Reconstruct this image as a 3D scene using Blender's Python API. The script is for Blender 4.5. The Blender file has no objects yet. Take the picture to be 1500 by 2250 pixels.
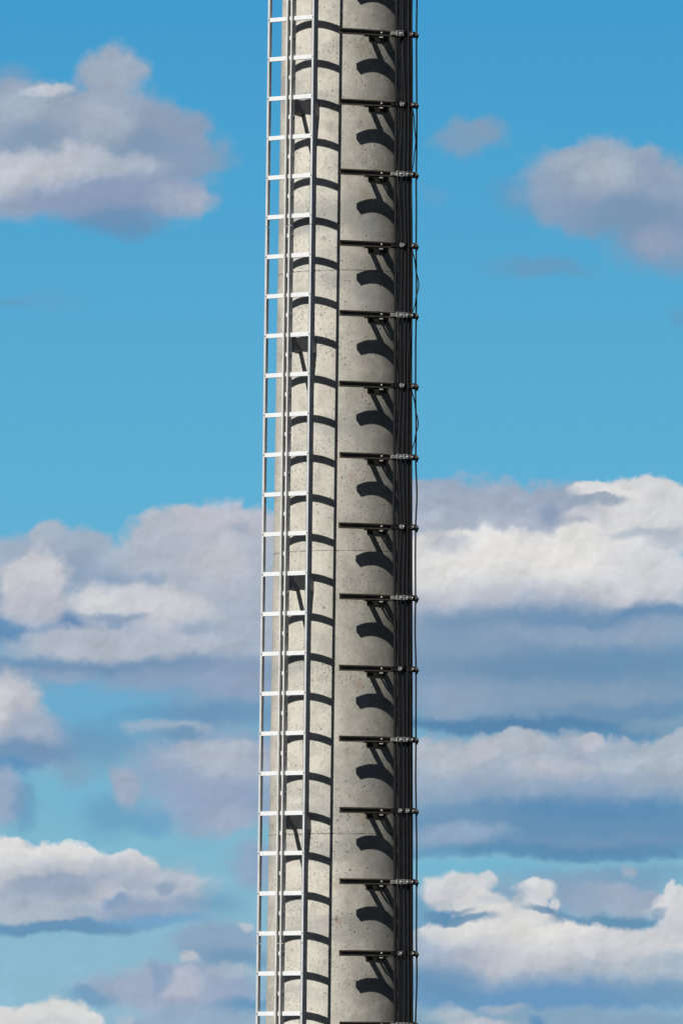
import bpy, bmesh, math, random
from mathutils import Vector

random.seed(7)
S = bpy.context.scene
COL = S.collection

# ------------------------------------------------------------------ camera
F = 19000.0                     # focal length in pixels of the 1500x2250 picture
D = 61.3                        # metres from the camera to the pole's axis
T0 = (2470 - 1125) / F          # upward tilt of the camera
cam_d = bpy.data.cameras.new('camera')
cam = bpy.data.objects.new('camera', cam_d)
COL.objects.link(cam)
cam.location = (0, -D, 0)
cam.rotation_euler = (math.pi / 2 + T0, 0, 0)
cam_d.sensor_fit = 'VERTICAL'
cam_d.sensor_height = 24
cam_d.lens = 24 * F / 2250
cam_d.clip_start = 0.5
cam_d.clip_end = 20000
S.camera = cam

# ------------------------------------------------------------------ light
SUN_AZ, SUN_EL = math.radians(-36.5), math.radians(47.8)   # azimuth from the camera's side of the pole, minus = left
EXPO = 0.8
sd = bpy.data.lights.new('sun', 'SUN')
sun = bpy.data.objects.new('sun', sd)
COL.objects.link(sun)
sd.energy = 5
sd.angle = math.radians(0.5)
sd.color = (1.0, 0.955, 0.88)
sv = Vector((math.sin(SUN_AZ) * math.cos(SUN_EL), -math.cos(SUN_AZ) * math.cos(SUN_EL), math.sin(SUN_EL)))
sun.rotation_euler = sv.to_track_quat('Z', 'Y').to_euler()
sun.location = (-20, -40, 60)

S.cycles.use_adaptive_sampling = True
S.cycles.adaptive_threshold = 0.02
S.cycles.adaptive_min_samples = 16
S.view_settings.view_transform = 'Standard'
S.view_settings.look = 'None'
S.view_settings.exposure = EXPO
S.view_settings.gamma = 1
S.view_settings.use_curve_mapping = False
EX = 2 ** EXPO


def lin(c):
    return tuple(((v / 255) / 12.92 if v / 255 <= 0.04045 else ((v / 255 + 0.055) / 1.055) ** 2.4) for v in c)


# ------------------------------------------------------------------ sky
W = bpy.data.worlds.new('World')
S.world = W
W.use_nodes = True
nt = W.node_tree
nt.nodes.clear()
N, L = nt.nodes, nt.links


def mk(tree, kind, op=None, **kw):
    n = tree.nodes.new(kind)
    if op:
        n.operation = op
    for k, v in kw.items():
        setattr(n, k, v)
    return n


def mth(tree, op, a, b=None, c=None, clamp=False):
    n = mk(tree, 'ShaderNodeMath', op)
    n.use_clamp = clamp
    for i, v in enumerate((a, b, c)):
        if v is None:
            continue
        if hasattr(v, 'is_output'):
            tree.links.new(v, n.inputs[i])
        else:
            n.inputs[i].default_value = v
    return n.outputs[0]


def vmth(tree, op, a, b=None):
    n = mk(tree, 'ShaderNodeVectorMath', op)
    for i, v in enumerate((a, b)):
        if v is None:
            continue
        if hasattr(v, 'is_output'):
            tree.links.new(v, n.inputs[i])
        else:
            n.inputs[i].default_value = v
    return n.outputs['Value' if op in ('LENGTH', 'DOT_PRODUCT') else 'Vector']


def noise(tree, vec, scale, detail=4, rough=0.55, colour=False, lac=2.0):
    n = mk(tree, 'ShaderNodeTexNoise')
    n.inputs['Scale'].default_value = scale
    n.inputs['Detail'].default_value = detail
    n.inputs['Roughness'].default_value = rough
    n.inputs['Lacunarity'].default_value = lac
    tree.links.new(vec, n.inputs['Vector'])
    return n.outputs['Color' if colour else 'Fac']


def maprange(tree, v, a, b, c=0.0, d=1.0, smooth=True):
    n = mk(tree, 'ShaderNodeMapRange')
    n.interpolation_type = 'SMOOTHSTEP' if smooth else 'LINEAR'
    for i, x in enumerate((v, a, b, c, d)):
        if hasattr(x, 'is_output'):
            tree.links.new(x, n.inputs[i])
        else:
            n.inputs[i].default_value = x
    return n.outputs[0]


def mixc(tree, f, a, b, mode='MIX'):
    n = mk(tree, 'ShaderNodeMix', data_type='RGBA', blend_type=mode)
    for i, v in ((0, f), (6, a), (7, b)):
        if hasattr(v, 'is_output'):
            tree.links.new(v, n.inputs[i])
        elif i == 0:
            n.inputs[i].default_value = v
        else:
            n.inputs[i].default_value = (*v[:3], 1)
    return n.outputs[2]


# direction -> azimuth / elevation in cloud units (100 units ~ 0.3 degree), measured on the celestial sphere
tc = mk(nt, 'ShaderNodeTexCoord')
sep = mk(nt, 'ShaderNodeSeparateXYZ')
L.new(tc.outputs['Generated'], sep.inputs[0])
az = mth(nt, 'ARCTAN2', sep.outputs['X'], sep.outputs['Y'])
el = mth(nt, 'ARCSINE', sep.outputs['Z'])
U = mth(nt, 'MULTIPLY', az, F / 100)
V = mth(nt, 'MULTIPLY', mth(nt, 'SUBTRACT', el, T0), F / 100)
comb = mk(nt, 'ShaderNodeCombineXYZ')
L.new(U, comb.inputs[0])
L.new(V, comb.inputs[1])
P0 = comb.outputs[0]


def cu(x, y):
    return ((x - 750) / 100, (1125 - y) / 100)


# two warps shared by every cloud: slow billows and small puffs
w1 = vmth(nt, 'SUBTRACT', noise(nt, P0, 0.55, 3, 0.5, True), (0.5, 0.5, 0.5))
w2 = vmth(nt, 'SUBTRACT', noise(nt, P0, 2.2, 6, 0.58, True), (0.5, 0.5, 0.5))
PW = vmth(nt, 'ADD', vmth(nt, 'ADD', P0, vmth(nt, 'MULTIPLY', w1, (0.95, 0.7, 0))),
          vmth(nt, 'MULTIPLY', w2, (0.36, 0.36, 0)))


def lumps(vec):
    # cauliflower billows: distance to scattered centres, two octaves
    n = mk(nt, 'ShaderNodeTexVoronoi', feature='SMOOTH_F1', normalize=True)
    n.inputs['Scale'].default_value = 1.7
    n.inputs['Detail'].default_value = 2.0
    n.inputs['Roughness'].default_value = 0.55
    n.inputs['Smoothness'].default_value = 0.7
    L.new(vec, n.inputs['Vector'])
    return n.outputs['Distance']


PL = vmth(nt, 'ADD', vmth(nt, 'MULTIPLY', P0, (1, 1.25, 1)), vmth(nt, 'MULTIPLY', w2, (0.5, 0.5, 0)))
edge_n = mth(nt, 'ADD', mth(nt, 'MULTIPLY', mth(nt, 'SUBTRACT', noise(nt, P0, 3.0, 5, 0.5), 0.5), 0.35),
             mth(nt, 'MULTIPLY', mth(nt, 'SUBTRACT', lumps(PL), 0.28), 0.55))

# one cloud puff painted over what is behind it
def puff(tr, back, pw, edge, centre, inv, colour, opacity, stop, sbase):
    # the tiny term makes every puff wait for the one behind it, which keeps the shader's working memory small
    tie = mk(tr, 'ShaderNodeVectorMath', 'MULTIPLY_ADD')
    tr.links.new(back, tie.inputs[0])
    tie.inputs[1].default_value = (1e-7, 1e-7, 0)
    tr.links.new(pw, tie.inputs[2])
    dv = vmth(tr, 'MULTIPLY', vmth(tr, 'SUBTRACT', tie.outputs[0], centre), inv)
    dist = mth(tr, 'ADD', vmth(tr, 'LENGTH', dv), edge)
    # softness grows from the top to the base of the puff
    soft = maprange(tr, vmth(tr, 'DOT_PRODUCT', dv, (0, 1, 0)), -0.6, 0.5, sbase, stop)
    al = maprange(tr, mth(tr, 'DIVIDE', mth(tr, 'SUBTRACT', 1.0, dist), soft), -1.0, 1.0, 0.0, opacity)
    return mixc(tr, al, back, colour)


# clear-sky colour by elevation
ramp = mk(nt, 'ShaderNodeValToRGB')
L.new(maprange(nt, V, -12.0, 12.0, smooth=False), ramp.inputs[0])
cr = ramp.color_ramp
stops = [(0.0, (144, 186, 207)), (0.12, (136, 183, 205)), (0.22, (124, 182, 205)), (0.45, (99, 178, 213)),
         (0.6, (92, 172, 211)), (0.8, (77, 164, 208)), (1.0, (64, 153, 205))]
while len(cr.elements) < len(stops):
    cr.elements.new(0.5)
for e_, (p_, c_) in zip(cr.elements, stops):
    e_.position = p_
    e_.color = (*lin(c_), 1)
cur = ramp.outputs[0]

WH, LT, MD, DK, BS, DB = (234, 233, 230), (208, 208, 214), (178, 183, 200), (150, 164, 192), (118, 148, 186), (88, 135, 180)
# x, y, rx, ry (cloud units/100), colour, opacity, soft top, soft base
SOFT = 0.92


def tone(c):
    r, g, b = c
    if g > r + 50:      # clear-sky windows between the clouds
        return c
    if r > 190:
        return (r * .968, g * .963, b * .966)
    if r > 150:
        return (r * .945, g * .963, b * .957)
    return (r * .93, g * .957, b * .94)


PUFFS = [
    # upper left cloud
    (10, 190, 60, 40, DK, .45, .5, .5),
    (245, 168, 62, 62, (168, 177, 196), .95, .28, .4),
    (243, 250, 60, 70, (168, 177, 196), .95, .3, .4),
    (60, 270, 150, 80, (164, 175, 196), .95, .25, .5),
    (235, 330, 200, 110, (158, 171, 195), .97, .25, .4),
    (370, 300, 80, 60, DK, .85, .4, .4),
    (400, 345, 95, 32, (145, 163, 194), .8, .45, .4),
    (60, 400, 140, 62, (172, 180, 200), .9, .4, .35),
    (230, 425, 200, 62, (148, 162, 195), .95, .4, .35),
    (400, 435, 70, 42, (160, 171, 198), .85, .35, .4),
    (250, 490, 90, 28, (112, 148, 190), .75, .6, .6),
    (60, 315, 60, 40, (130, 155, 187), .6, .6, .6),
    (270, 318, 95, 34, (130, 156, 190), .65, .6, .6),
    (40, 372, 110, 40, (198, 203, 212), .85, .45, .7),
    (170, 345, 55, 32, (196, 202, 212), .75, .5, .7),
    (260, 362, 85, 24, (188, 195, 208), .7, .5, .7),
    (220, 270, 55, 40, (180, 187, 202), .6, .7, .7),
    (60, 250, 60, 22, (186, 193, 207), .45, .7, .7),
    (118, 208, 34, 14, (208, 214, 222), .8, .5, .6),
    (78, 218, 28, 10, (196, 205, 216), .7, .5, .6),
    (425, 437, 50, 24, (176, 182, 202), .7, .6, .6),
    # small faint pieces
    (1035, 303, 70, 30, (142, 164, 194), .75, .5, .5),
    (1075, 280, 42, 22, (142, 164, 194), .6, .6, .6),
    (1005, 268, 16, 16, (140, 164, 196), .45, .7, .7),
    (1190, 588, 90, 20, (118, 156, 194), .6, .8, .8),
    (100, 660, 60, 20, (104, 158, 200), .35, .8, .8),
    (10, 665, 40, 12, (108, 158, 198), .4, .8, .8),
    (950, 425, 30, 20, (108, 160, 200), .35, .8, .8),
    (1490, 690, 25, 20, (110, 158, 198), .5, .8, .8),
    # upper right cloud
    (1160, 425, 60, 40, (112, 154, 196), .5, .7, .7),
    (1250, 400, 100, 68, (158, 172, 196), .9, .3, .5),
    (1350, 385, 110, 72, (164, 176, 197), .95, .25, .5),
    (1440, 430, 95, 80, (152, 168, 194), .95, .35, .4),
    (1300, 460, 110, 48, (142, 161, 194), .85, .5, .45),
    (1490, 520, 130, 68, (140, 159, 192), .85, .5, .5),
    (1380, 480, 90, 40, (126, 154, 188), .7, .6, .6),
    (1350, 385, 52, 40, (184, 190, 202), .6, .6, .8),
    (1250, 350, 55, 24, (176, 184, 200), .5, .6, .8),
    (1190, 455, 34, 26, (150, 166, 196), .5, .7, .7),
    (1460, 535, 40, 30, (162, 170, 195), .6, .7, .7),
    (1490, 375, 22, 22, (164, 176, 196), .6, .6, .6),
    # left middle bank
    (300, 1500, 420, 150, (138, 160, 194), .75, .5, .6),
    (40, 1240, 130, 60, (172, 182, 202), .9, .35, .5),
    (105, 1185, 42, 34, (184, 190, 206), .9, .25, .6),
    (195, 1225, 75, 62, (172, 182, 203), .92, .25, .5),
    (130, 1300, 160, 70, (150, 168, 198), .8, .5, .6),
    (390, 1200, 120, 72, (188, 192, 205), .97, .18, .5),
    (500, 1190, 120, 80, (194, 197, 208), .97, .18, .5),
    (440, 1300, 200, 120, (182, 188, 204), .97, .3, .5),
    (560, 1330, 120, 130, (178, 186, 204), .9, .5, .5),
    (250, 1290, 60, 36, (146, 165, 197), .7, .6, .6),
    (180, 1385, 230, 30, (116, 148, 192), .7, .6, .6),
    (20, 1345, 80, 60, (100, 145, 192), .75, .6, .6),
    (70, 1282, 78, 66, (206, 208, 214), .97, .25, .45),
    (90, 1330, 66, 40, (192, 197, 210), .8, .6, .6),
    (170, 1365, 32, 22, (92, 134, 186), .7, .6, .6),
    (205, 1320, 36, 40, (215, 217, 220), .85, .5, .8),
    (285, 1315, 85, 34, (219, 220, 222), .85, .5, .9),
    (385, 1340, 70, 28, (213, 215, 219), .8, .6, .9),
    (245, 1352, 55, 10, (128, 152, 188), .65, .6, .6),
    (290, 1300, 50, 24, (206, 209, 216), .7, .4, .7),
    (340, 1385, 50, 34, (206, 208, 215), .7, .6, .6),
    (200, 1412, 170, 36, (188, 192, 206), .92, .35, .6),
    (330, 1425, 180, 30, (186, 190, 205), .85, .5, .6),
    (480, 1235, 60, 50, (204, 206, 213), .6, .6, .8),
    (520, 1155, 26, 10, (160, 170, 192), .6, .7, .7),
    (335, 1270, 25, 16, (140, 162, 196), .6, .7, .7),
    (100, 1460, 220, 18, (112, 150, 192), .7, .7, .7),
    (330, 1472, 260, 20, (122, 150, 188), .75, .7, .7),
    (540, 1480, 90, 40, (140, 160, 192), .6, .7, .7),
    # blue gap below
    (180, 1560, 170, 62, (104, 172, 208), .85, .6, .6),
    (290, 1590, 70, 40, (108, 174, 208), .7, .7, .7),
    (140, 1480, 60, 14, (160, 174, 200), .6, .7, .7),
    (340, 1495, 90, 22, (152, 168, 198), .7, .7, .7),
    (520, 1510, 90, 36, (158, 170, 198), .7, .7, .7),
    (460, 1575, 160, 20, (104, 146, 190), .6, .8, .8),
    (15, 1560, 80, 80, (198, 201, 210), .97, .3, .5),
    (80, 1620, 70, 60, (160, 172, 198), .85, .5, .6),
    (95, 1610, 34, 34, (174, 182, 202), .7, .6, .6),
    (1165, 1475, 60, 20, (146, 166, 196), .5, .9, .9),
    (30, 1655, 120, 28, (112, 148, 190), .8, .6, .6),
    (220, 1635, 90, 44, (112, 156, 196), .65, .7, .7),
    (0, 1550, 28, 44, (214, 216, 220), .8, .5, .7),
    (10, 1690, 60, 14, (86, 138, 184), .75, .7, .7),
    (5, 1750, 34, 56, (160, 174, 202), .92, .35, .5),
    (45, 1770, 26, 50, (112, 158, 198), .7, .6, .6),
    (230, 1770, 120, 50, (116, 178, 207), .8, .7, .7),
    (160, 1700, 40, 28, (140, 166, 198), .6, .7, .7),
    (350, 1605, 55, 14, (168, 184, 204), .8, .5, .7),
    (420, 1605, 40, 12, (168, 184, 204), .65, .6, .7),
    (470, 1690, 160, 70, (158, 172, 200), .92, .4, .5),
    (470, 1660, 90, 26, (188, 193, 207), .8, .5, .7),
    (390, 1622, 50, 12, (108, 150, 190), .7, .7, .7),
    (530, 1690, 90, 30, (184, 190, 206), .75, .6, .7),
    (260, 1795, 70, 36, (110, 158, 198), .6, .7, .7),
    (288, 1735, 35, 42, (170, 179, 202), .92, .4, .5),
    (480, 1770, 130, 55, (156, 170, 200), .9, .5, .5),
    (500, 1800, 60, 34, (172, 180, 203), .7, .6, .6),
    (340, 1810, 30, 24, (104, 160, 198), .6, .7, .7),
    # lower left cloud
    (560, 1900, 60, 44, (154, 170, 200), .8, .5, .5),
    (0, 1920, 90, 75, (222, 223, 222), .97, .15, .5),
    (25, 1880, 30, 34, (226, 227, 226), .97, .15, .5),
    (145, 1895, 90, 46, (226, 226, 225), .97, .15, .5),
    (290, 1905, 60, 34, (218, 219, 222), .97, .15, .5),
    (330, 1955, 120, 46, (190, 195, 208), .95, .25, .5),
    (180, 1960, 230, 66, (184, 191, 206), .97, .45, .4),
    (60, 1990, 110, 34, (182, 190, 206), .8, .6, .6),
    (120, 1940, 90, 24, (158, 172, 198), .85, .3, .7),
    (215, 1938, 40, 22, (170, 181, 203), .7, .3, .7),
    (45, 1965, 40, 20, (172, 182, 203), .6, .4, .7),
    (300, 1945, 60, 14, (172, 182, 202), .6, .35, .7),
    (230, 1970, 40, 26, (196, 200, 211), .7, .6, .6),
    (250, 1978, 34, 12, (118, 152, 194), .75, .6, .6),
    (370, 1955, 20, 12, (134, 160, 196), .6, .6, .6),
    (320, 1998, 130, 22, (150, 168, 200), .8, .6, .6),
    (130, 2035, 180, 16, (98, 146, 190), .85, .5, .5),
    (340, 2022, 100, 12, (104, 156, 198), .7, .7, .7),
    (480, 1985, 50, 22, (112, 162, 200), .6, .8, .8),
    # lower left second group
    (480, 2080, 100, 50, (150, 170, 200), .85, .4, .5),
    (545, 2038, 14, 10, (192, 200, 210), .8, .5, .7),
    (530, 2110, 90, 20, (116, 156, 194), .75, .7, .7),
    (350, 2170, 140, 44, (168, 178, 202), .92, .35, .5),
    (410, 2115, 18, 12, (196, 202, 212), .85, .5, .7),
    (450, 2180, 120, 40, (162, 174, 200), .9, .4, .5),
    (395, 2170, 34, 26, (192, 197, 209), .7, .6, .7),
    (350, 2150, 20, 26, (132, 162, 198), .6, .7, .7),
    (510, 2140, 50, 14, (182, 190, 206), .6, .6, .7),
    (210, 2185, 40, 20, (110, 156, 198), .7, .6, .6),
    (540, 2215, 70, 14, (98, 148, 194), .75, .7, .7),
    (400, 2250, 170, 28, (160, 176, 202), .8, .5, .5),
    (278, 2240, 20, 16, (188, 196, 208), .7, .6, .6),
    (120, 2250, 95, 56, (224, 225, 224), .97, .15, .5),
    (20, 2250, 50, 30, (222, 223, 222), .97, .2, .5),
    (110, 2252, 80, 18, (206, 209, 214), .6, .6, .6),
    # right big bank
    (960, 1140, 130, 90, (166, 176, 198), .97, .15, .5),
    (1100, 1170, 150, 100, (168, 178, 199), .97, .15, .5),
    (1230, 1150, 150, 90, (168, 177, 198), .97, .15, .5),
    (1400, 1110, 90, 62, (220, 221, 222), .98, .14, .5),
    (1300, 1065, 46, 16, (224, 225, 225), .95, .25, .5),
    (1480, 1140, 60, 70, (218, 220, 222), .98, .14, .5),
    (1350, 1085, 60, 18, (226, 227, 227), .9, .3, .6),
    (1320, 1092, 50, 12, (148, 162, 188), .8, .4, .6),
    (960, 1290, 200, 160, (182, 188, 203), .9, .6, .5),
    (1200, 1290, 330, 110, (196, 201, 211), .97, .4, .7),
    (960, 1240, 110, 62, (222, 223, 222), .97, .25, .6),
    (1050, 1230, 80, 60, (230, 230, 228), .97, .2, .95),
    (1180, 1240, 110, 66, (232, 232, 230), .97, .22, .95),
    (1310, 1220, 130, 70, (232, 232, 230), .97, .22, .95),
    (1430, 1260, 90, 70, (214, 217, 221), .9, .4, .6),
    (1280, 1125, 40, 14, (206, 209, 216), .8, .5, .7),
    (1200, 1125, 20, 22, (134, 156, 190), .6, .7, .7),
    (1420, 1170, 70, 12, (172, 182, 200), .7, .6, .7),
    (1480, 1190, 40, 20, (180, 188, 204), .7, .6, .7),
    (1000, 1195, 40, 18, (170, 178, 198), .6, .6, .7),
    (960, 1150, 20, 16, (186, 191, 205), .5, .7, .7),
    (1200, 1480, 420, 150, (130, 157, 191), .95, .5, .5),
    (1180, 1320, 260, 22, (196, 200, 210), .7, .8, .8),
    (1290, 1352, 240, 26, (108, 147, 188), .75, .9, .7),
    (1050, 1365, 120, 16, (130, 157, 192), .6, .9, .8),
    (1440, 1335, 110, 16, (94, 140, 186), .75, .7, .7),
    (1000, 1390, 60, 24, (112, 148, 188), .6, .8, .8),
    (1260, 1390, 200, 18, (152, 170, 198), .7, .7, .7),
    (1450, 1385, 90, 36, (156, 172, 198), .7, .6, .7),
    (1000, 1420, 120, 34, (146, 166, 196), .6, .8, .8),
    (1360, 1450, 200, 30, (104, 146, 188), .65, .8, .8),
    (1120, 1460, 140, 24, (112, 148, 186), .6, .8, .8),
    (1000, 1530, 90, 40, (156, 172, 198), .75, .7, .7),
    (1250, 1530, 200, 26, (146, 166, 194), .7, .7, .7),
    (1400, 1560, 160, 18, (104, 146, 188), .6, .8, .8),
    (1130, 1592, 260, 16, (86, 134, 180), .85, .6, .5),
    (1400, 1610, 120, 18, (92, 142, 188), .7, .7, .7),
    (1440, 1590, 60, 14, (144, 168, 194), .6, .7, .7),
    # second right bank
    (1200, 1700, 420, 80, (174, 184, 202), .97, .14, .5),
    (1150, 1630, 60, 30, (188, 194, 207), .95, .2, .6),
    (1300, 1632, 34, 22, (192, 198, 209), .95, .2, .6),
    (1480, 1640, 60, 34, (184, 192, 206), .95, .2, .6),
    (970, 1670, 70, 34, (190, 195, 207), .8, .4, .7),
    (1070, 1650, 40, 26, (196, 200, 210), .75, .5, .7),
    (1230, 1690, 90, 24, (196, 200, 209), .7, .7, .7),
    (1430, 1680, 110, 24, (184, 192, 206), .7, .7, .7),
    (1280, 1675, 50, 12, (166, 178, 200), .6, .7, .7),
    (1200, 1740, 400, 30, (152, 172, 200), .75, .8, .8),
    (1250, 1815, 420, 62, (104, 147, 189), .92, .6, .4),
    (1350, 1775, 200, 20, (84, 137, 182), .6, .8, .8),
    (980, 1800, 120, 30, (120, 156, 194), .8, .6, .6),
    (1000, 1828, 110, 22, (156, 176, 204), .85, .5, .7),
    (1330, 1850, 200, 18, (124, 156, 194), .7, .7, .7),
    (1280, 1872, 330, 16, (92, 142, 186), .7, .8, .5),
    (1120, 1912, 110, 16, (112, 180, 208), .8, .6, .6),
    (960, 1905, 40, 16, (112, 180, 208), .7, .6, .6),
    (1190, 1925, 60, 14, (108, 176, 206), .7, .6, .6),
    # lower right clear strip and bright broken clouds
    (1330, 1945, 110, 34, (136, 164, 198), .8, .5, .6),
    (1420, 1920, 90, 20, (124, 166, 200), .6, .7, .7),
    (1370, 1918, 14, 14, (176, 188, 206), .7, .6, .6),
    (1300, 1975, 80, 34, (172, 181, 202), .92, .3, .6),
    (1390, 1985, 50, 26, (166, 177, 200), .85, .4, .6),
    (1330, 2022, 140, 14, (98, 144, 184), .85, .6, .5),
    (1190, 1965, 130, 50, (146, 170, 200), .7, .5, .5),
    (950, 2000, 60, 40, (110, 156, 196), .6, .6, .6),
    (1000, 1955, 62, 34, (220, 221, 222), .95, .2, .3),
    (1045, 1990, 45, 30, (222, 223, 223), .95, .25, .35),
    (1065, 1935, 14, 16, (218, 220, 222), .85, .3, .4),
    (970, 1975, 30, 22, (210, 213, 218), .85, .3, .4),
    (1010, 2012, 60, 14, (92, 142, 186), .85, .4, .4),
    (965, 2040, 60, 14, (120, 158, 196), .6, .6, .6),
    (1160, 1950, 44, 22, (222, 224, 225), .95, .2, .3),
    (1150, 1985, 34, 22, (218, 220, 223), .9, .25, .35),
    (1205, 1990, 14, 24, (216, 219, 223), .85, .3, .4),
    (1175, 2012, 52, 14, (98, 144, 184), .8, .5, .5),
    (1170, 2130, 330, 90, (178, 187, 204), .97, .3, .9),
    (1000, 2055, 80, 30, (220, 221, 220), .92, .25, .6),
    (1100, 2030, 90, 44, (224, 224, 222), .95, .22, .6),
    (1160, 2080, 90, 40, (220, 220, 218), .9, .4, .7),
    (1260, 2062, 90, 36, (228, 228, 226), .95, .2, .6),
    (1380, 2070, 110, 34, (212, 214, 217), .95, .2, .6),
    (1480, 1985, 60, 30, (220, 222, 224), .95, .2, .5),
    (1455, 1965, 16, 22, (222, 224, 226), .9, .3, .5),
    (1490, 2040, 60, 46, (212, 215, 219), .92, .25, .6),
    (1440, 2000, 20, 14, (110, 148, 186), .6, .5, .5),
    (1000, 2110, 110, 40, (166, 180, 204), .75, .7, .7),
    (1130, 2110, 110, 34, (196, 200, 209), .7, .7, .7),
    (1400, 2130, 130, 36, (186, 193, 206), .7, .7, .7),
    (1180, 2188, 420, 32, (96, 147, 190), .9, .95, .6),
    (960, 2160, 70, 30, (104, 150, 192), .7, .8, .8),
    (1440, 2180, 90, 18, (124, 160, 194), .6, .8, .8),
    (1015, 2020, 58, 9, (100, 146, 186), .85, .5, .5),
    (958, 2012, 34, 9, (112, 152, 190), .75, .6, .6),
    (1128, 1975, 16, 26, (140, 168, 196), .55, .9, .9),
    (1176, 2000, 34, 9, (100, 144, 184), .8, .5, .5),
    (1075, 1985, 22, 10, (182, 192, 206), .55, .9, .9),
    (1150, 1962, 24, 9, (200, 205, 212), .5, .8, .8),
    (985, 1985, 22, 8, (186, 195, 207), .5, .8, .8),
    (1000, 1962, 22, 9, (198, 202, 210), .6, .6, .7),
    (1230, 2075, 60, 12, (206, 209, 214), .5, .8, .8),
    (1340, 2095, 60, 10, (196, 201, 209), .5, .8, .8),
    (1200, 2250, 420, 28, (140, 170, 198), .9, .4, .5),
    (1100, 2207, 50, 10, (178, 190, 206), .8, .5, .7),
    (985, 2225, 40, 20, (188, 196, 208), .8, .5, .6),
    (1050, 2245, 60, 14, (198, 203, 211), .8, .5, .6),
    (1185, 2240, 24, 12, (84, 138, 186), .7, .6, .6),
]
# beyond the part the photograph shows: the same kind of cloud carried on to both sides and above
rp = random.Random(11)
for _ in range(14):
    side = rp.choice((-1, 1))
    PUFFS.append((750 + side * rp.uniform(1050, 2600), rp.uniform(1150, 2250), rp.uniform(150, 420), rp.uniform(50, 120),
                  (184, 190, 204), .9, .25, .55))
for c0 in range(0, len(PUFFS), 12):
    g = bpy.data.node_groups.new('cloud_bank', 'ShaderNodeTree')
    g.interface.new_socket('Back', in_out='INPUT', socket_type='NodeSocketColor')
    g.interface.new_socket('P', in_out='INPUT', socket_type='NodeSocketVector')
    g.interface.new_socket('Edge', in_out='INPUT', socket_type='NodeSocketFloat')
    g.interface.new_socket('Out', in_out='OUTPUT', socket_type='NodeSocketColor')
    gi = mk(g, 'NodeGroupInput')
    go = mk(g, 'NodeGroupOutput')
    k_ = gi.outputs['Back']
    for (x, y, rx, ry, c, o, st, sb) in PUFFS[c0:c0 + 12]:
        k_ = puff(g, k_, gi.outputs['P'], gi.outputs['Edge'], (*cu(x, y), 0), (100 / (rx * 1.08), 100 / (ry * 1.08), 0),
                  lin(tone(c)), o, st * SOFT, sb * SOFT)
    g.links.new(k_, go.inputs[0])
    gn = mk(nt, 'ShaderNodeGroup')
    gn.node_tree = g
    L.new(cur, gn.inputs['Back'])
    L.new(PW, gn.inputs['P'])
    L.new(edge_n, gn.inputs['Edge'])
    cur = gn.outputs[0]
# fine billow relief in everything cloudy, faint in the blue
rel = maprange(nt, mth(nt, 'SUBTRACT', noise(nt, vmth(nt, 'ADD', PW, (0.09, -0.12, 0)), 1.5, 3, 0.5),
                       noise(nt, PW, 1.5, 3, 0.5)), -0.16, 0.16, -0.05, 0.05, smooth=False)
rel = mth(nt, 'ADD', rel, mth(nt, 'MULTIPLY', mth(nt, 'SUBTRACT', lumps(vmth(nt, 'ADD', PL, (-0.06, 0.10, 0))), lumps(PL)), 0.45))
rel = mth(nt, 'ADD', rel, maprange(nt, noise(nt, PW, 0.9, 6, 0.55), 0.3, 0.7, -0.07, 0.07, smooth=False))
sr = mk(nt, 'ShaderNodeSeparateColor')
L.new(cur, sr.inputs[0])
rel = mth(nt, 'ADD', 1.0, mth(nt, 'MULTIPLY', rel, maprange(nt, sr.outputs[0], 0.14, 0.40)))
hs = mk(nt, 'ShaderNodeVectorMath', 'SCALE')
L.new(cur, hs.inputs[0])
L.new(rel, hs.inputs['Scale'])
sc = mk(nt, 'ShaderNodeVectorMath', 'SCALE')
L.new(hs.outputs[0], sc.inputs[0])
sc.inputs['Scale'].default_value = 1 / EX

skyt = mk(nt, 'ShaderNodeTexSky')
skyt.sky_type = 'NISHITA'
skyt.sun_disc = False
skyt.altitude = 3000
skyt.air_density = 0.18
skyt.dust_density = 0.0
skyt.ozone_density = 3.0
skyt.sun_elevation = SUN_EL
skyt.sun_rotation = math.atan2(sv.x, sv.y)
bg1 = mk(nt, 'ShaderNodeBackground')
L.new(skyt.outputs[0], bg1.inputs[0])
bg1.inputs[1].default_value = 0.05
bg2 = mk(nt, 'ShaderNodeBackground')
L.new(sc.outputs[0], bg2.inputs[0])
bg2.inputs[1].default_value = 1.0
fa = maprange(nt, mth(nt, 'ABSOLUTE', az), math.radians(9), math.radians(16), 1, 0)
fe = maprange(nt, el, math.radians(8.5), math.radians(13), 1, 0)
ms = mk(nt, 'ShaderNodeMixShader')
L.new(mth(nt, 'MULTIPLY', fa, fe), ms.inputs[0])
L.new(bg1.outputs[0], ms.inputs[1])
L.new(bg2.outputs[0], ms.inputs[2])
wo = mk(nt, 'ShaderNodeOutputWorld')
L.new(ms.outputs[0], wo.inputs[0])
W.cycles.sampling_method = 'MANUAL'
W.cycles.sample_map_resolution = 512


# ------------------------------------------------------------------ materials
def mat(name):
    m = bpy.data.materials.new(name)
    m.use_nodes = True
    t = m.node_tree
    return m, t, t.nodes['Principled BSDF']


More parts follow.
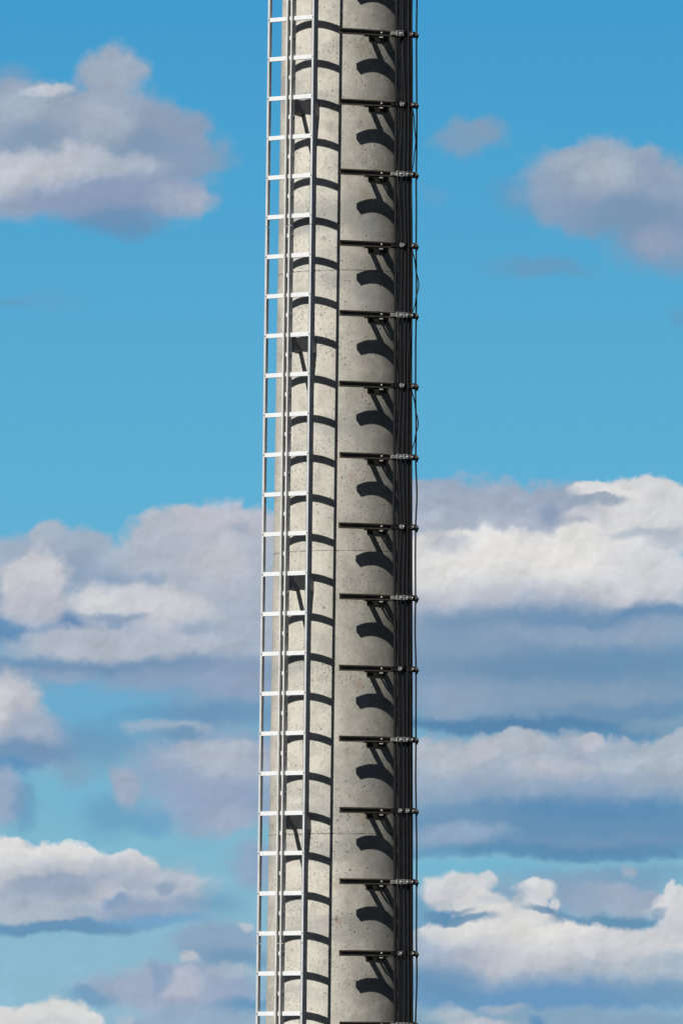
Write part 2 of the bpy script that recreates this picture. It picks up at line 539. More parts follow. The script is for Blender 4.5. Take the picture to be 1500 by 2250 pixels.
def simple(name, col, rough=0.5, metal=0.0, var=0.12, scale=14, col2=None, bump=0.0, spec=0.5):
    m, t, b = mat(name)
    c = mk(t, 'ShaderNodeTexCoord')
    n = noise(t, c.outputs['Object'], scale, 6, 0.6)
    f = maprange(t, n, 0.35, 0.68)
    dark = tuple(v * (1 - var) for v in col) if col2 is None else col2
    t.links.new(mixc(t, f, col, dark), b.inputs['Base Color'])
    n2 = noise(t, c.outputs['Object'], scale * 4, 3, 0.6)
    t.links.new(maprange(t, n2, 0.3, 0.7, rough - .08, rough + .1), b.inputs['Roughness'])
    b.inputs['Metallic'].default_value = metal
    b.inputs['Specular IOR Level'].default_value = spec
    if bump:
        bn = mk(t, 'ShaderNodeBump')
        bn.inputs['Strength'].default_value = bump
        bn.inputs['Distance'].default_value = 0.003
        t.links.new(n2, bn.inputs['Height'])
        t.links.new(bn.outputs[0], b.inputs['Normal'])
    return m


M_STILE = simple('aluminium_stile', (.43, .45, .465), .42, .15, .16, 9)
M_RUNG = simple('aluminium_rung', (.49, .51, .53), .5, .0, .06, 20)
M_RAIL = simple('aluminium_rail', (.50, .50, .49), .42, .2, .22, 12)
M_PLATE = simple('zinc_plate', (.17, .17, .18), .6, .1, .2, 25)
M_DARKMETAL = simple('brown_channel_paint', (.045, .038, .027), .5, .0, .4, 18, bump=.2)
M_ARM = simple('weathered_arm_steel', (.05, .045, .035), .6, .0, .35, 18)
M_GALV = simple('galvanised_clamp', (.46, .45, .42), .33, .65, .35, 60, bump=.3)
M_CLIP = simple('dull_zinc_clip', (.16, .155, .14), .45, .4, .35, 60)
M_BOLT = simple('zinc_bolt', (.62, .62, .60), .35, .4, .2, 60)
M_RUBBER = simple('black_rubber', (.009, .009, .010), .6, 0, .3, 30, spec=.25)
M_CABLE = simple('black_cable_jacket', (.006, .006, .007), .62, 0, .3, 8, spec=.2)
M_CABLE2 = simple('dark_grey_cable_jacket', (.009, .009, .010), .6, 0, .3, 8, spec=.2)

M_BLACKST = simple('black_painted_steel', (.018, .016, .012), .65, 0, .4, 18, spec=.25)

# concrete
MC, t, b = mat('cast_concrete')
tcn = mk(t, 'ShaderNodeTexCoord')
O = tcn.outputs['Object']
big = noise(t, O, 1.5, 4, 0.6)
mid = noise(t, O, 6.0, 6, 0.65)
fine = noise(t, O, 42, 5, 0.7)
squash = vmth(t, 'MULTIPLY', O, (1, 1, 0.22))
streak = noise(t, squash, 16, 4, 0.6)
bandv = vmth(t, 'MULTIPLY', O, (0.6, 0.6, 1.9))
band = noise(t, bandv, 1.3, 4, 0.6)
c = mixc(t, maprange(t, big, 0.35, 0.68), (.415, .400, .362), (.350, .338, .306))
c = mixc(t, mth(t, 'MULTIPLY', maprange(t, mid, 0.45, 0.75), 0.55), c, (.215, .211, .195))
c = mixc(t, mth(t, 'MULTIPLY', maprange(t, streak, 0.5, 0.72), 0.28), c, (.40, .385, .345))
c = mixc(t, mth(t, 'MULTIPLY', maprange(t, band, 0.50, 0.66), 0.6), c, (.18, .188, .192))
c = mixc(t, mth(t, 'MULTIPLY', maprange(t, fine, 0.46, 0.72), 0.55), c, (.17, .166, .150))
c = mixc(t, mth(t, 'MULTIPLY', maprange(t, noise(t, O, 24, 4, .7), 0.52, 0.72), 0.35), c, (.42, .405, .365))
# right side: sun falloff painted into the colour, along with blotchy, streaked dirt
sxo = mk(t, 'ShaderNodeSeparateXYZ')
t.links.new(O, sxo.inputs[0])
shade_side = maprange(t, mth(t, 'ADD', sxo.outputs[0], mth(t, 'MULTIPLY', mth(t, 'SUBTRACT', noise(t, squash, 5, 5, .65), .5), .5)), -.30, .32)
shade_dirt = mth(t, 'MULTIPLY', shade_side, maprange(t, noise(t, O, 9, 6, .7), .25, .6, .45, .95))
c = mixc(t, mth(t, 'MULTIPLY', shade_dirt, 0.80), c, (.135, .132, .114))
# air holes: small dark pits gathered in patches
vo = mk(t, 'ShaderNodeTexVoronoi')
vo.feature = 'F1'
vo.inputs['Scale'].default_value = 34
vo.inputs['Randomness'].default_value = 1
t.links.new(vmth(t, 'ADD', O, vmth(t, 'MULTIPLY', noise(t, O, 50, 2, .5, True), (.012, .012, .012))), vo.inputs['Vector'])
spc = mk(t, 'ShaderNodeSeparateColor')
t.links.new(vo.outputs['Color'], spc.inputs[0])
patch = noise(t, O, 3.2, 3, 0.6)
thr = mth(t, 'MULTIPLY', maprange(t, patch, 0.36, 0.62, 0.10, 0.9), 1.0)
on = mth(t, 'LESS_THAN', spc.outputs[0], thr)
rad = maprange(t, spc.outputs[1], 0, 1, 0.10, 0.31, smooth=False)
hole = mth(t, 'MULTIPLY', on, maprange(t, vo.outputs['Distance'], rad, mth(t, 'MULTIPLY', rad, 0.45)))
vo2 = mk(t, 'ShaderNodeTexVoronoi')
vo2.inputs['Scale'].default_value = 11
t.links.new(O, vo2.inputs['Vector'])
sp2 = mk(t, 'ShaderNodeSeparateColor')
t.links.new(vo2.outputs['Color'], sp2.inputs[0])
on2 = mth(t, 'LESS_THAN', sp2.outputs[0], 0.10)
hole2 = mth(t, 'MULTIPLY', on2, maprange(t, vo2.outputs['Distance'], 0.10, 0.04))
holes = mth(t, 'MAXIMUM', hole, hole2)
c = mixc(t, mth(t, 'MULTIPLY', holes, 0.7), c, (.07, .07, .065))
# grime patches made of speckle
gr = noise(t, O, 70, 3, 0.75)
gp = noise(t, vmth(t, 'MULTIPLY', O, (1, 1, 1.6)), 2.1, 3, 0.5)
grime = mth(t, 'MULTIPLY', maprange(t, gr, 0.50, 0.64), maprange(t, gp, 0.45, 0.62))
c = mixc(t, mth(t, 'MULTIPLY', grime, 0.75), c, (.13, .13, .125))
STAINS = []   # filled below: (world point, radius, colour, strength)


def axis_x(z):
    return 0.0377 + 0.00714 * (z - 7.877)


def rad_z(z):
    return 0.4616 - 0.00825 * (z - 7.877)


def z_at(y, Y=-0.45):
    return (D + Y) * math.tan(T0 + math.atan((1125 - y) / F))


def front_point(x, y):
    Y = -0.4
    for _ in range(6):
        z = z_at(y, Y)
        dep = (D + Y) * math.cos(T0) + z * math.sin(T0)
        X = (x - 750) / F * dep
        dx = X - axis_x(z)
        Y = -math.sqrt(max(rad_z(z) ** 2 - dx * dx, 1e-4))
    return (X, Y, z)


for (x, y, r, colr, k) in (
        (739, 2020, .020, (0.120, 0.064, 0.038), .8), (745, 2026, .034, (0.203, 0.143, 0.105), .45), (790, 640, .10, (0.195, 0.203, 0.203), .5),
        (712, 1335, .014, (0.083, 0.083, 0.068), .8), (712, 524, .030, (0.128, 0.135, 0.128), .6), (725, 278, .06, (0.150, 0.150, 0.139), .4),
        (790, 272, .05, (0.105, 0.105, 0.098), .5), (830, 1540, .12, (0.180, 0.188, 0.188), .35), (800, 840, .10, (0.165, 0.150, 0.112), .35),
        (820, 1700, .15, (0.173, 0.180, 0.184), .45), (800, 1795, .07, (0.195, 0.143, 0.098), .4), (830, 660, .16, (0.180, 0.188, 0.191), .5),
        (782, 1322, .03, (0.128, 0.098, 0.068), .45), (740, 1945, .05, (0.225, 0.165, 0.112), .25), (840, 1010, .09, (0.203, 0.195, 0.165), .35),
        (605, 1610, .035, (0.120, 0.105, 0.098), .55), (600, 1815, .03, (0.150, 0.120, 0.105), .45), (816, 505, .12, (0.150, 0.165, 0.180), .45),
        (830, 1895, .12, (0.203, 0.210, 0.217), .4), (790, 2180, .10, (0.225, 0.217, 0.195), .3), (725, 1905, .06, (0.375, 0.360, 0.323), .4),
        (795, 105, .05, (.20, .16, .11), .4), (800, 425, .055, (.19, .16, .11), .45), (770, 1045, .04, (.20, .15, .10), .4),
        (812, 1200, .06, (.16, .15, .12), .45), (790, 1505, .05, (.20, .15, .10), .45), (835, 1960, .06, (.18, .15, .11), .4),
        (705, 1490, .05, (.20, .19, .17), .4), (830, 1390, .10, (.17, .17, .16), .4), (765, 730, .06, (.22, .21, .18), .4), (775, 165, .09, (0.247, 0.240, 0.210), .4), (705, 560, .12, (0.277, 0.270, 0.255), .4)):
    d = vmth(t, 'LENGTH', vmth(t, 'SUBTRACT', O, front_point(x, y)))
    d = mth(t, 'ADD', d, mth(t, 'MULTIPLY', mth(t, 'SUBTRACT', noise(t, O, 30 if r < .05 else 12, 5, .7), .5), r * 1.8))
    c = mixc(t, mth(t, 'MULTIPLY', maprange(t, d, r, r * 0.25), k), c, colr)
# casting joints: thin dirty lines
sz = mk(t, 'ShaderNodeSeparateXYZ')
t.links.new(O, sz.inputs[0])
JOINTS = [z_at(594), z_at(1210), z_at(1832)]
JZ = sorted(JOINTS + [JOINTS[0] + 2.0, JOINTS[2] - 2.0])
wob = mth(t, 'MULTIPLY', mth(t, 'SUBTRACT', noise(t, O, 7, 3, .5), .5), 0.008)
zz = mth(t, 'ADD', sz.outputs[2], wob)
for j in JZ:
    dj = mth(t, 'ABSOLUTE', mth(t, 'SUBTRACT', zz, j))
    lw = maprange(t, noise(t, O, 18, 3, .6), .35, .6, .35, .95)
    c = mixc(t, mth(t, 'MULTIPLY', maprange(t, dj, .0055, .0018), lw), c, (.07, .068, .06))
    halo = mth(t, 'MULTIPLY', maprange(t, dj, .09, .0), maprange(t, noise(t, O, 13, 5, .7), .45, .7, 0, .35))
    c = mixc(t, halo, c, (.22, .22, .205))
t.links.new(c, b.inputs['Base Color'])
b.inputs['Roughness'].default_value = .9
b.inputs['Specular IOR Level'].default_value = .25
bn = mk(t, 'ShaderNodeBump')
bn.inputs['Strength'].default_value = .5
bn.inputs['Distance'].default_value = .004
hgt = mth(t, 'SUBTRACT', mth(t, 'MULTIPLY', fine, .5), mth(t, 'MULTIPLY', holes, .8))
t.links.new(hgt, bn.inputs['Height'])
t.links.new(bn.outputs[0], b.inputs['Normal'])

MG, t, b = mat('meadow')
tcn = mk(t, 'ShaderNodeTexCoord')
n1 = noise(t, tcn.outputs['Object'], .06, 6, .6)
t.links.new(mixc(t, maprange(t, n1, .3, .7), (.010, .015, .008), (.014, .018, .010)), b.inputs['Base Color'])
b.inputs['Roughness'].default_value = .95


# ------------------------------------------------------------------ builders
def PT(th, p, q, z):
    """point p outside the pole's skin in direction th, q sideways, height z"""
    r = rad_z(z) + p
    return Vector((axis_x(z) + r * math.sin(th) + q * math.cos(th), -r * math.cos(th) + q * math.sin(th), z))


def obj(name, bm, m, parent=None, smooth=False, bevel=0.0):
    me = bpy.data.meshes.new(name)
    bmesh.ops.recalc_face_normals(bm, faces=bm.faces[:])
    bm.to_mesh(me)
    bm.free()
    me.materials.append(m)
    if smooth:
        for p in me.polygons:
            p.use_smooth = True
    o = bpy.data.objects.new(name, me)
    COL.objects.link(o)
    if parent:
        o.parent = parent
        o.matrix_parent_inverse = parent.matrix_world.inverted()
    if bevel:
        bv = o.modifiers.new('bevel', 'BEVEL')
        bv.width = bevel
        bv.segments = 2
        bv.limit_method = 'ANGLE'
    return o


def empty(name, loc, label, cat, group=None, parent=None):
    o = bpy.data.objects.new(name, None)
    o.empty_display_size = .1
    o.location = loc
    COL.objects.link(o)
    if parent:
        o.parent = parent
    bpy.context.view_layer.update()
    if label:
        o['label'] = label
        o['category'] = cat
    if group:
        o['group'] = group
    return o


def hexa(bm, pts):
    v = [bm.verts.new(p) for p in pts]
    for f in ((0, 1, 2, 3), (7, 6, 5, 4), (0, 4, 5, 1), (1, 5, 6, 2), (2, 6, 7, 3), (3, 7, 4, 0)):
        bm.faces.new([v[i] for i in f])


def box(bm, th, p0, p1, q0, q1, z0, z1):
    hexa(bm, [PT(th, p0, q0, z0), PT(th, p1, q0, z0), PT(th, p1, q1, z0), PT(th, p0, q1, z0),
              PT(th, p0, q0, z1), PT(th, p1, q0, z1), PT(th, p1, q1, z1), PT(th, p0, q1, z1)])


def level_box(bm, th, zc, p0, p1, q0, q1, z0, z1):
    """box whose frame is taken at height zc, so its faces stay vertical"""
    def f(p, q, z):
        v = PT(th, p, q, zc)
        return Vector((v.x, v.y, zc + z))
    hexa(bm, [f(p0, q0, z0), f(p1, q0, z0), f(p1, q1, z0), f(p0, q1, z0),
              f(p0, q0, z1), f(p1, q0, z1), f(p1, q1, z1), f(p0, q1, z1)])


def slab(bm, a, b_, hw, z0, z1):
    """upright flat bar from a to b_ (2-D), half thickness hw"""
    d = (Vector(b_) - Vector(a)).normalized()
    n = Vector((-d.y, d.x)) * hw
    a, b_ = Vector(a), Vector(b_)
    c4 = [a - n, b_ - n, b_ + n, a + n]
    hexa(bm, [Vector((v.x, v.y, z0)) for v in c4] + [Vector((v.x, v.y, z1)) for v in c4])


def rod(bm, a, b_, r, seg=10, r2=None):
    a, b_ = Vector(a), Vector(b_)
    d = (b_ - a).normalized()
    u = d.orthogonal().normalized()
    w = d.cross(u)
    r2 = r if r2 is None else r2
    A = [bm.verts.new(a + (u * math.cos(k * math.tau / seg) + w * math.sin(k * math.tau / seg)) * r) for k in range(seg)]
    B = [bm.verts.new(b_ + (u * math.cos(k * math.tau / seg) + w * math.sin(k * math.tau / seg)) * r2) for k in range(seg)]
    for k in range(seg):
        bm.faces.new((A[k], A[(k + 1) % seg], B[(k + 1) % seg], B[k]))
    bm.faces.new(A[::-1])
    bm.faces.new(B)


def solve_q(th, p, z, px):
    """sideways offset at which a thing mounted p off the skin shows at picture column px"""
    q = 0.0
    for _ in range(8):
        v = PT(th, p, q, z)
        dep = (D + v.y) * math.cos(T0) + z * math.sin(T0)
        q += ((px - 750) / F * dep - v.x) / math.cos(th)
    return q


# ------------------------------------------------------------------ ground
bm = bmesh.new()
R_ = 6000
vs = [bm.verts.new((x, y, -1.6)) for x, y in ((-R_, -R_), (R_, -R_), (R_, R_), (-R_, R_))]
bm.faces.new(vs)
gr_ = obj('ground', bm, MG)
gr_['kind'] = 'structure'

# ------------------------------------------------------------------ pole
bm = bmesh.new()
SEG = 160
zs = [-1.6]
z = -1.4
while z < 12.0:
    zs.append(z)
    z += .4
zs.append(12.0)
rings = []
for z in zs:
    dr = 0
    rings.append([bm.verts.new((axis_x(z) + (rad_z(z) + dr) * math.cos(k * math.tau / SEG),
                                (rad_z(z) + dr) * math.sin(k * math.tau / SEG), z)) for k in range(SEG)])
for a_, b_ in zip(rings, rings[1:]):
    for k in range(SEG):
        bm.faces.new((a_[k], a_[(k + 1) % SEG], b_[(k + 1) % SEG], b_[k]))
bm.faces.new(rings[-1])
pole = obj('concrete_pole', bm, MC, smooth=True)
pole['label'] = 'tall tapering pale concrete pole with thin casting joints and striped shadows'
pole['category'] = 'pole'

# ------------------------------------------------------------------ ladder
TH = math.radians(-32)
LS = .279            # rung front stands this far off the pole
ladder = empty('ladder', PT(TH, LS, 0, 0.0), 'white metal ladder with central safety rail fixed to the left of the concrete pole', 'ladder')
HW = .1845
ZSEC = [-.35, z_at(2073, -.66), z_at(495, -.66), 9.6]
secs = []
for i in range(3):
    z0, z1 = ZSEC[i] + .0025, ZSEC[i + 1] - .0025
    jog = (0.0, 0.0, 0.0)[i]
    for s in (-1, 1):
        bm = bmesh.new()
        q = s * HW
        box(bm, TH, LS - .031, LS + .002, q - .0080, q + .0080, z0, z1)
        obj('stile', bm, M_STILE, ladder, bevel=.0008)
DZ = .2807
ZR = 7.796
RK = list(range(-5, 29))
rung0 = None
for k in RK:
    zc = ZR - DZ * k
    bm = bmesh.new()
    for (qa, qb) in ((-HW + .0080, -.0245), (.0245, HW - .0080)):
        level_box(bm, TH, zc, LS - .026, LS - .001, qa, qb, -.0150, .0150)
    r_ = obj('rung', bm, M_RUNG, ladder, bevel=.001)
    for s in (-1, 1):
        bm = bmesh.new()
        pa = PT(TH, LS + .0015, s * (HW - .001), zc)
        pb = PT(TH, LS + .0045, s * (HW - .001), zc)
        rod(bm, pa, pb, .0042, 8)
        bo = obj('bolt', bm, M_ARM, r_)
# safety rail: C-channel with tabs in its slot and notches in its flank
for i in range(3):
    z0, z1 = ZSEC[i] + .0025, ZSEC[i + 1] - .0025
    bm = bmesh.new()
    pf, pb = LS + .024, LS - .028
    box(bm, TH, pb, pb + .003, -.0242, .0242, z0, z1)                 # back web
    box(bm, TH, pb + .003, pf, -.0242, -.0212, z0, z1)                # left flank
    box(bm, TH, pf - .003, pf, -.0212, -.0122, z0, z1)                # left lip
    box(bm, TH, pf - .003, pf, .0122, .0212, z0, z1)                  # right lip
    box(bm, TH, pf - .030, pf, .0212, .0242, z0, z1)                  # right flank, front strip
    # right flank, rear strip, cut by a notch at every half rung
    zn = []
    for k in RK:
        zc = ZR - DZ * (k + .5)
        if z0 + .02 < zc < z1 - .02:
            zn.append(zc)
    zn.sort()
    a_ = z0
    for zc in zn:
        box(bm, TH, pb + .003, pf - .030, .0212, .0242, a_, zc - .016)
        a_ = zc + .016
    box(bm, TH, pb + .003, pf - .030, .0212, .0242, a_, z1)
    obj('safety_rail', bm, M_RAIL, ladder)
for k in RK:
    for h in (0, .5):
        zc = ZR - DZ * (k + h)
        if zc < ZSEC[0] + .05:
            continue
        bm = bmesh.new()
        level_box(bm, TH, zc, LS + .014, LS + .0205, .002, .0150, -.0135, .0135)
        level_box(bm, TH, zc, LS - .0245, LS + .014, .011, .0150, -.0135, .0135)
        obj('catch', bm, M_RUNG, ladder)
# V-shaped stand-off brackets every sixth rung
for k in (-4, 2, 8, 14, 20, 26):
    zc = ZR - DZ * k
    br = empty('standoff_bracket', PT(TH, 0, 0, zc), None, None, parent=None)
    br.parent = ladder
    br.matrix_parent_inverse = ladder.matrix_world.inverted()
    bpy.context.view_layer.update()
    zb, zt = zc - .020 - .088, zc - .012
    Rz = rad_z(zc)
    for s in (-1, 1):
        bm = bmesh.new()
        qf = .062 if s > 0 else -.078                                     # foot on the pole
        pfoot = math.sqrt(Rz ** 2 - qf ** 2) - Rz + .003
        A = PT(TH, LS - .031, s * .021, zc)
        B = PT(TH, pfoot, qf, zc)
        # flat arm
        slab(bm, (A.x, A.y), (B.x, B.y), .005, zb, zt)
        # foot flange against the pole, turned inwards
        qf2 = qf - s * .030
        B2 = PT(TH, math.sqrt(Rz ** 2 - qf2 ** 2) - Rz + .005, qf2, zc)
        slab(bm, (B.x, B.y), (B2.x, B2.y), .003, zb + .012, zt - .012)
        obj('arm', bm, M_PLATE, br)
    bm = bmesh.new()
    level_box(bm, TH, zc, LS - .034, LS - .0285, -.024, .024, zb - zc + .005, zt - zc)
    obj('clamp_plate', bm, M_PLATE, br)
    bm = bmesh.new()
    for s in (-1, 1):
        v = PT(TH, LS - .0345, s * .014, zc - .06)
        w = PT(TH, LS - .046, s * .014, zc - .06)
        rod(bm, v, w, .007, 6)
    obj('bolt', bm, M_BOLT, br)

# ------------------------------------------------------------------ cable brackets
TB = math.radians(24.5)
PB0, PB1 = .085, .111                 # back and front of the channel off the pole
ZB0, DB = 7.706, .50004
ORD = ['topmost', 'second', 'third', 'fourth', 'fifth', 'sixth', 'seventh', 'eighth', 'ninth', 'tenth', 'eleventh',
       'twelfth', 'thirteenth', 'fourteenth', 'lowest']
for k in range(-3, 18):
    zc = ZB0 - DB * k
    if k < -1 or k > 15:
        continue
    if k < 0:
        lab = 'dark steel cable bracket on the concrete pole above the top edge of the photo'
    elif k > 14:
        lab = 'dark steel cable bracket on the concrete pole below the bottom edge of the photo'
    elif k == 0:
        lab = 'topmost dark cable bracket on the pole, with one broad bright clamp'
    elif k == 14:
        lab = 'lowest dark cable bracket, cut by the bottom edge of the photo'
    else:
        lab = '%s dark cable bracket from the top, with %s' % (
            ORD[k], 'a row of three bright clamps' if k % 2 == 0 else 'one small bright clamp')
        if k == 12 - 1:
            lab = 'twelfth dark cable bracket from the top, with two small bright clamps'
    jr = random.Random(900 + k)
    zc += jr.uniform(-.003, .003)
    qL = solve_q(TB, PB0, zc, 744.5 + jr.uniform(-1.2, 1.2))
    qR = solve_q(TB, PB1, zc, 914.5)
    root = empty('cable_bracket', PT(TB, 0, 0, zc), lab, 'cable bracket', 'cable brackets up the right side of the pole')

    def bx(bm, *a):
        level_box(bm, TB, zc, *a)
    H = .0205
    bm = bmesh.new()
    bx(bm, PB0, PB0 + .0025, qL, qR, -H, H)
    bx(bm, PB0 + .0025, PB1, qL, qR, H - .0025, H)
    bx(bm, PB0 + .0025, PB1, qL, qR, -H, -H + .0025)
    bx(bm, PB1 - .0025, PB1, qL, qR, H - .0095, H - .0025)
    bx(bm, PB1 - .0025, PB1, qL, qR, -H + .0025, -H + .0095)
    obj('channel', bm, M_DARKMETAL, root)
    Rz = rad_z(zc)

    def skin(q, off=0.0):
        return math.sqrt(Rz ** 2 - q * q) - Rz + off
    sh = (qL + qR) / 2
    # two arms running from the foot plate to the back of the channel
    for (qf, qb) in ((-.031, -.077), (.082, .024)):
        qf, qb = qf + jr.uniform(-.005, .005), qb + jr.uniform(-.008, .008)
        bm = bmesh.new()
        A = PT(TB, skin(qf, .004), qf, zc)
        B = PT(TB, PB0 - .0005, qb + sh, zc)
        slab(bm, (A.x, A.y), (B.x, B.y), .011, zc - .0195, zc + .0185)
        obj('arm', bm, M_BLACKST, root)
    bm = bmesh.new()
    pts = [(-.040 + i * .0185) for i in range(9)]
    for q0, q1 in zip(pts, pts[1:]):
        A = PT(TB, skin(q0, .003), q0, zc)
        B = PT(TB, skin(q1, .003), q1, zc)
        slab(bm, (A.x, A.y), (B.x, B.y), .0035, zc - .048, zc + .0165)
    obj('foot_plate', bm, M_BLACKST, root)
    bm = bmesh.new()
    bx(bm, PB0 - .020, PB1 - .003, sh - .095, sh + .085, -H - .0065, -H - .0008)
    obj('bottom_plate', bm, M_BLACKST, root)
    bm = bmesh.new()
    qa, qb = solve_q(TB, PB0, zc, 836), solve_q(TB, PB0, zc, 864)
    bx(bm, PB0 - .010, PB0 + .018, qa, qb, H + .0006, H + .0034)
    obj('top_plate', bm, M_GALV, root)
    bm = bmesh.new()
    qc = solve_q(TB, PB1, zc, 838)
    rod(bm, PT(TB, PB0 + .0028, qc, zc) + Vector((0, 0, .002)), PT(TB, PB1 + .002, qc, zc) + Vector((0, 0, .002)), .0062, 10)
    obj('bolt', bm, M_BOLT, root)
    bm = bmesh.new()
    bx(bm, PB1 - .010, PB1 + .002, qc - .014, qc + .010, -H - .014, -H - .0070)
    obj('nut', bm, M_BOLT, root)
    bm = bmesh.new()
    A = PT(TB, skin(.045, 0.0), .045, zc)
    rod(bm, A + Vector((0, 0, -.012)), PT(TB, .040, .030, zc) + Vector((0, 0, -.012)), .008, 8)
    obj('anchor_bolt', bm, M_BLACKST, root)

    # clamps that hold the cables
    def clamp(xa, xb, m, hh=.0165, depth=.030, screw=True, fork=False):
        q0, q1 = solve_q(TB, PB1 + depth, zc, xa), solve_q(TB, PB1 + depth, zc, xb)
        bm = bmesh.new()
        if fork:
            for i in range(3):
                w = (q1 - q0) / 5
                bx(bm, PB1 + .001, PB1 + depth - .004, q0 + 2 * i * w, q0 + (2 * i + 1) * w, -hh, hh * .8)
            bx(bm, PB1 + depth - .0035, PB1 + depth, q0, q1, -hh, -hh * .45)
        else:
            bx(bm, PB1 + depth - .004, PB1 + depth, q0, q1, -hh, hh)          # pressed saddle
            bx(bm, PB1 + .001, PB1 + depth - .004, q0, q0 + .004, -hh, hh)
            bx(bm, PB1 + .001, PB1 + depth - .004, q1 - .004, q1, -hh, hh)
            bx(bm, PB1 + depth, PB1 + depth + .0045, q0, q0 + .0035, -hh - .002, hh + .002)   # raised rib
            bx(bm, PB1 + depth, PB1 + depth + .002, q0 + .0035, q1, hh - .005, hh)
        cl = obj('cable_clamp', bm, m, root, bevel=.0008)
        if screw:
            bm = bmesh.new()
            qm = (q0 + q1) / 2 + .004
            a = PT(TB, PB1 + depth, qm, zc)
            c_ = PT(TB, PB1 + depth + .005, qm, zc)
            rod(bm, a, c_, .006, 10, .0045)
            d_ = PT(TB, PB1 + depth + .0055, qm, zc)
            e_ = (PT(TB, 0, qm + .005, zc) - PT(TB, 0, qm, zc))
            rod(bm, d_ - e_ + Vector((0, 0, -.003)), d_ + e_ + Vector((0, 0, .003)), .0016, 6)
            obj('screw', bm, M_BOLT, cl)
    if k % 2 == 0:
        clamp(861, 870.5, M_GALV, .014, .030, False, True)
        clamp(871.5, 886.5, M_GALV, .019 if k in (0, 2, 4) else .0165, .034)
        if k != 0:
            clamp(887.5, 898.0, M_GALV, .0155, .036)
        clamp(900.5, 907.5, M_CLIP, .013, .026)
    else:
        xx = 880.5 if k not in (9, 11, 13) else 875.5
        clamp(862, 875, M_RUBBER, .016, .026, False)
        clamp(xx, xx + 7.5, M_GALV, .014, .032)
        if k == 11:
            clamp(893, 899, M_GALV, .014, .034)
        clamp(897 if k != 11 else 899.5, 905, M_RUBBER, .013, .026, False)
        clamp(903.5 if k != 11 else 905.5, 908, M_CLIP, .012, .028)
    # round rubber knuckle at the end, gripping the outermost cable
    cE = PT(TB, PB1 + .012, solve_q(TB, PB1 + .012, zc, 914.2), zc)
    bm = bmesh.new()
    bmesh.ops.create_icosphere(bm, subdivisions=3, radius=1.0)
    rr = random.Random(k + 40)
    for v in bm.verts:
        n_ = 1 + .08 * math.sin(9 * v.co.x + k) * math.cos(7 * v.co.z + 2 * k)
        v.co = Vector((v.co.x * .0150 * n_, v.co.y * .017 * n_, v.co.z * .0185 * n_)) + cE + Vector((.003, 0, -.006))
    kn = obj('rubber_knuckle', bm, M_RUBBER, root, smooth=True)
    bm = bmesh.new()
    rod(bm, cE + Vector((.003, 0, -.020)), cE + Vector((.003, 0, -.034)), .010, 10, .006)
    rod(bm, cE + Vector((-.012, 0, .008)), cE + Vector((.004, 0, .016)), .008, 8)
    obj('collar', bm, M_RUBBER, kn)
    bm = bmesh.new()
    rod(bm, cE + Vector((.009, -.014, .001)), cE + Vector((.011, -.020, .001)), .0030, 8)
    obj('screw', bm, M_BOLT, kn)


# ------------------------------------------------------------------ cables
def smooth_x(pts, y):
    if y <= pts[0][0]:
        return pts[0][1]
    for (y0, x0), (y1, x1) in zip(pts, pts[1:]):
        if y <= y1:
            s = (y - y0) / (y1 - y0)
            s = s * s * (3 - 2 * s)
            return x0 + (x1 - x0) * s
    return pts[-1][1]


def cable(label, pts, r, p, m, y0=-480, y1=2700, wob=.25, group='black cables held by the brackets', pfun=None):
    rr = random.Random(len(pts) * 13 + int(r * 1e5) + int(p * 1000))
    ph = [rr.uniform(0, 6.28) for _ in range(4)]
    bm = bmesh.new()
    ys = []
    y = y0
    while y <= y1:
        ys.append(y)
        y += 8
    prev = None
    SG = 10
    for y in ys:
        x = smooth_x(pts, y) + wob * (math.sin(y / 61 + ph[0]) + .6 * math.sin(y / 27 + ph[1]))
        pp = p + (pfun(y) if pfun else 0)
        z = z_at(y, -.5)
        c_ = PT(TB, pp, solve_q(TB, pp, z, x), z)
        ring = [bm.verts.new(c_ + Vector((math.cos(i * math.tau / SG) * r, math.sin(i * math.tau / SG) * r, 0))) for i in range(SG)]
        if prev:
            for i in range(SG):
                bm.faces.new((prev[i], prev[(i + 1) % SG], ring[(i + 1) % SG], ring[i]))
        else:
            bm.faces.new(ring)
        prev = ring
    bm.faces.new(prev)
    o = obj('cable', bm, m, smooth=True)
    o['label'] = label
    o['category'] = 'cable'
    o['group'] = group
    return o


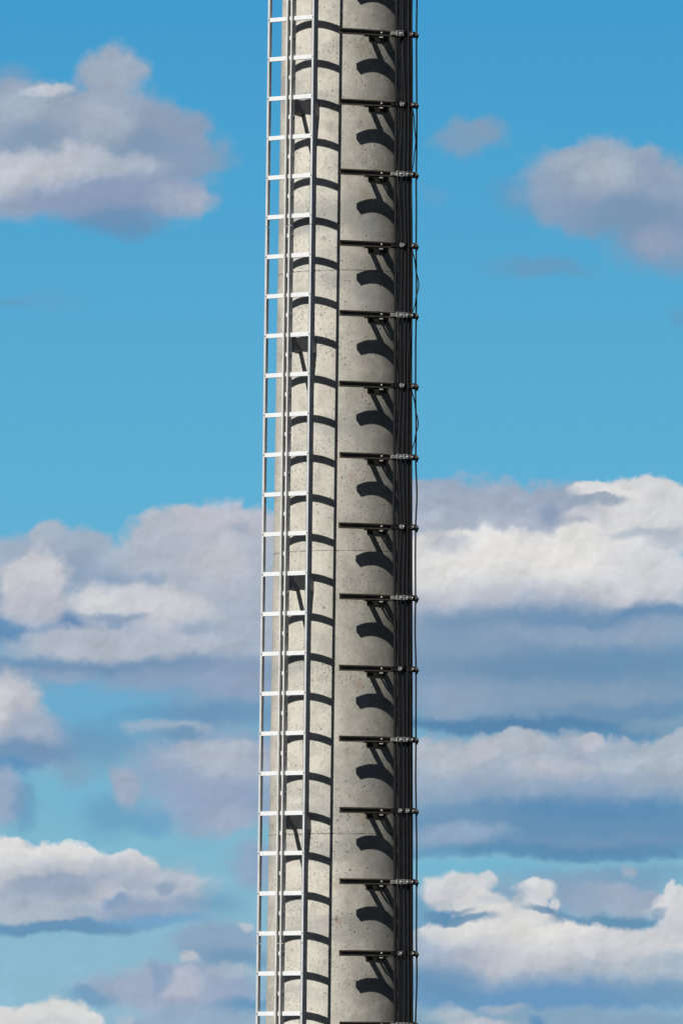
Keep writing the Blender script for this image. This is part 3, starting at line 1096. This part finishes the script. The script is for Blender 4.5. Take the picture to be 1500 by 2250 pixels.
A = [(0, 870.7), (230, 870.4), (400, 868), (550, 869.2), (800, 868), (1000, 866.5), (1150, 865), (1290, 867), (1450, 867.6),
     (1600, 867.6), (1800, 867), (2000, 866.8), (2120, 868), (2250, 868)]
Bc = [(0, 880), (72, 880), (150, 882.8), (230, 882.2), (400, 876.3), (550, 882), (680, 880), (850, 879.6), (1000, 874.8),
      (1150, 880.6), (1290, 875.5), (1450, 875), (1600, 876.5), (1800, 876.5), (2000, 877.2), (2120, 875.3), (2250, 876)]
Cc = [(0, 884), (110, 885), (230, 890), (400, 887.3), (550, 891), (700, 889.3), (850, 888.3), (1000, 885), (1150, 888.4),
      (1290, 885.5), (1450, 884.5), (1600, 886.8), (1800, 887.5), (2000, 887.5), (2120, 888.8), (2250, 888)]
Dc = [(0, 900.5), (230, 900.8), (400, 899.5), (550, 900.6), (700, 900), (850, 899), (1000, 898), (1150, 898.6), (1290, 898.3),
      (1450, 898.4), (1600, 898.2), (1800, 898), (2000, 899.8), (2250, 901)]
Ec = [(0, 915.3), (72, 915), (120, 914.6), (230, 915.3), (330, 914.4), (384, 914), (460, 914.3), (540, 914.2), (610, 914.2), (692, 913.6),
      (770, 912.6), (850, 912.6), (930, 914), (1001, 912.6), (1085, 915.2), (1160, 912.4), (1290, 912.6), (1380, 911.6), (1470, 913),
      (1600, 913.6), (1700, 913), (1780, 913.8), (1900, 914.8), (2040, 914.6), (2130, 915.2), (2250, 912.5)]
Fc = [(0, 903), (225, 904), (262, 909.5), (310, 913), (345, 909), (384, 904), (470, 903), (545, 905), (580, 912), (625, 919.5),
      (660, 912.5), (692, 904.5), (760, 900), (800, 901.5), (852, 904), (890, 911.5), (930, 918.5), (962, 911.5), (992, 904), (1080, 902),
      (1600, 901), (2250, 904)]
PC = PB1 + .0125
cable('thick black cable nearest the lit side of the pole, leftmost of the bundle', A, .0108, PC, M_CABLE)
cable('thin dark cable swaying between the leftmost thick cable and the middle one', Bc, .0052, PC - .003, M_CABLE2)
cable('thick black cable in the middle of the bundle on the shaded side', Cc, .0098, PC, M_CABLE)
cable('black cable left of its twin near the right edge of the pole', [(y, x - 3.3) for y, x in Dc], .0094, PC, M_CABLE)
cable('black cable along the right edge of the pole, inside the free-hanging one', [(y, x + 2.9) for y, x in Dc], .0094, PC - .004, M_CABLE, wob=.4)
cable('slim black cable hanging free against the sky right of the pole', Ec, .0058, PB1 + .012, M_CABLE, wob=.3)
cable('thinnest black cable bowing out in loops past the free-hanging cable', Fc, .0042, PB1 + .022, M_CABLE2, wob=.1)
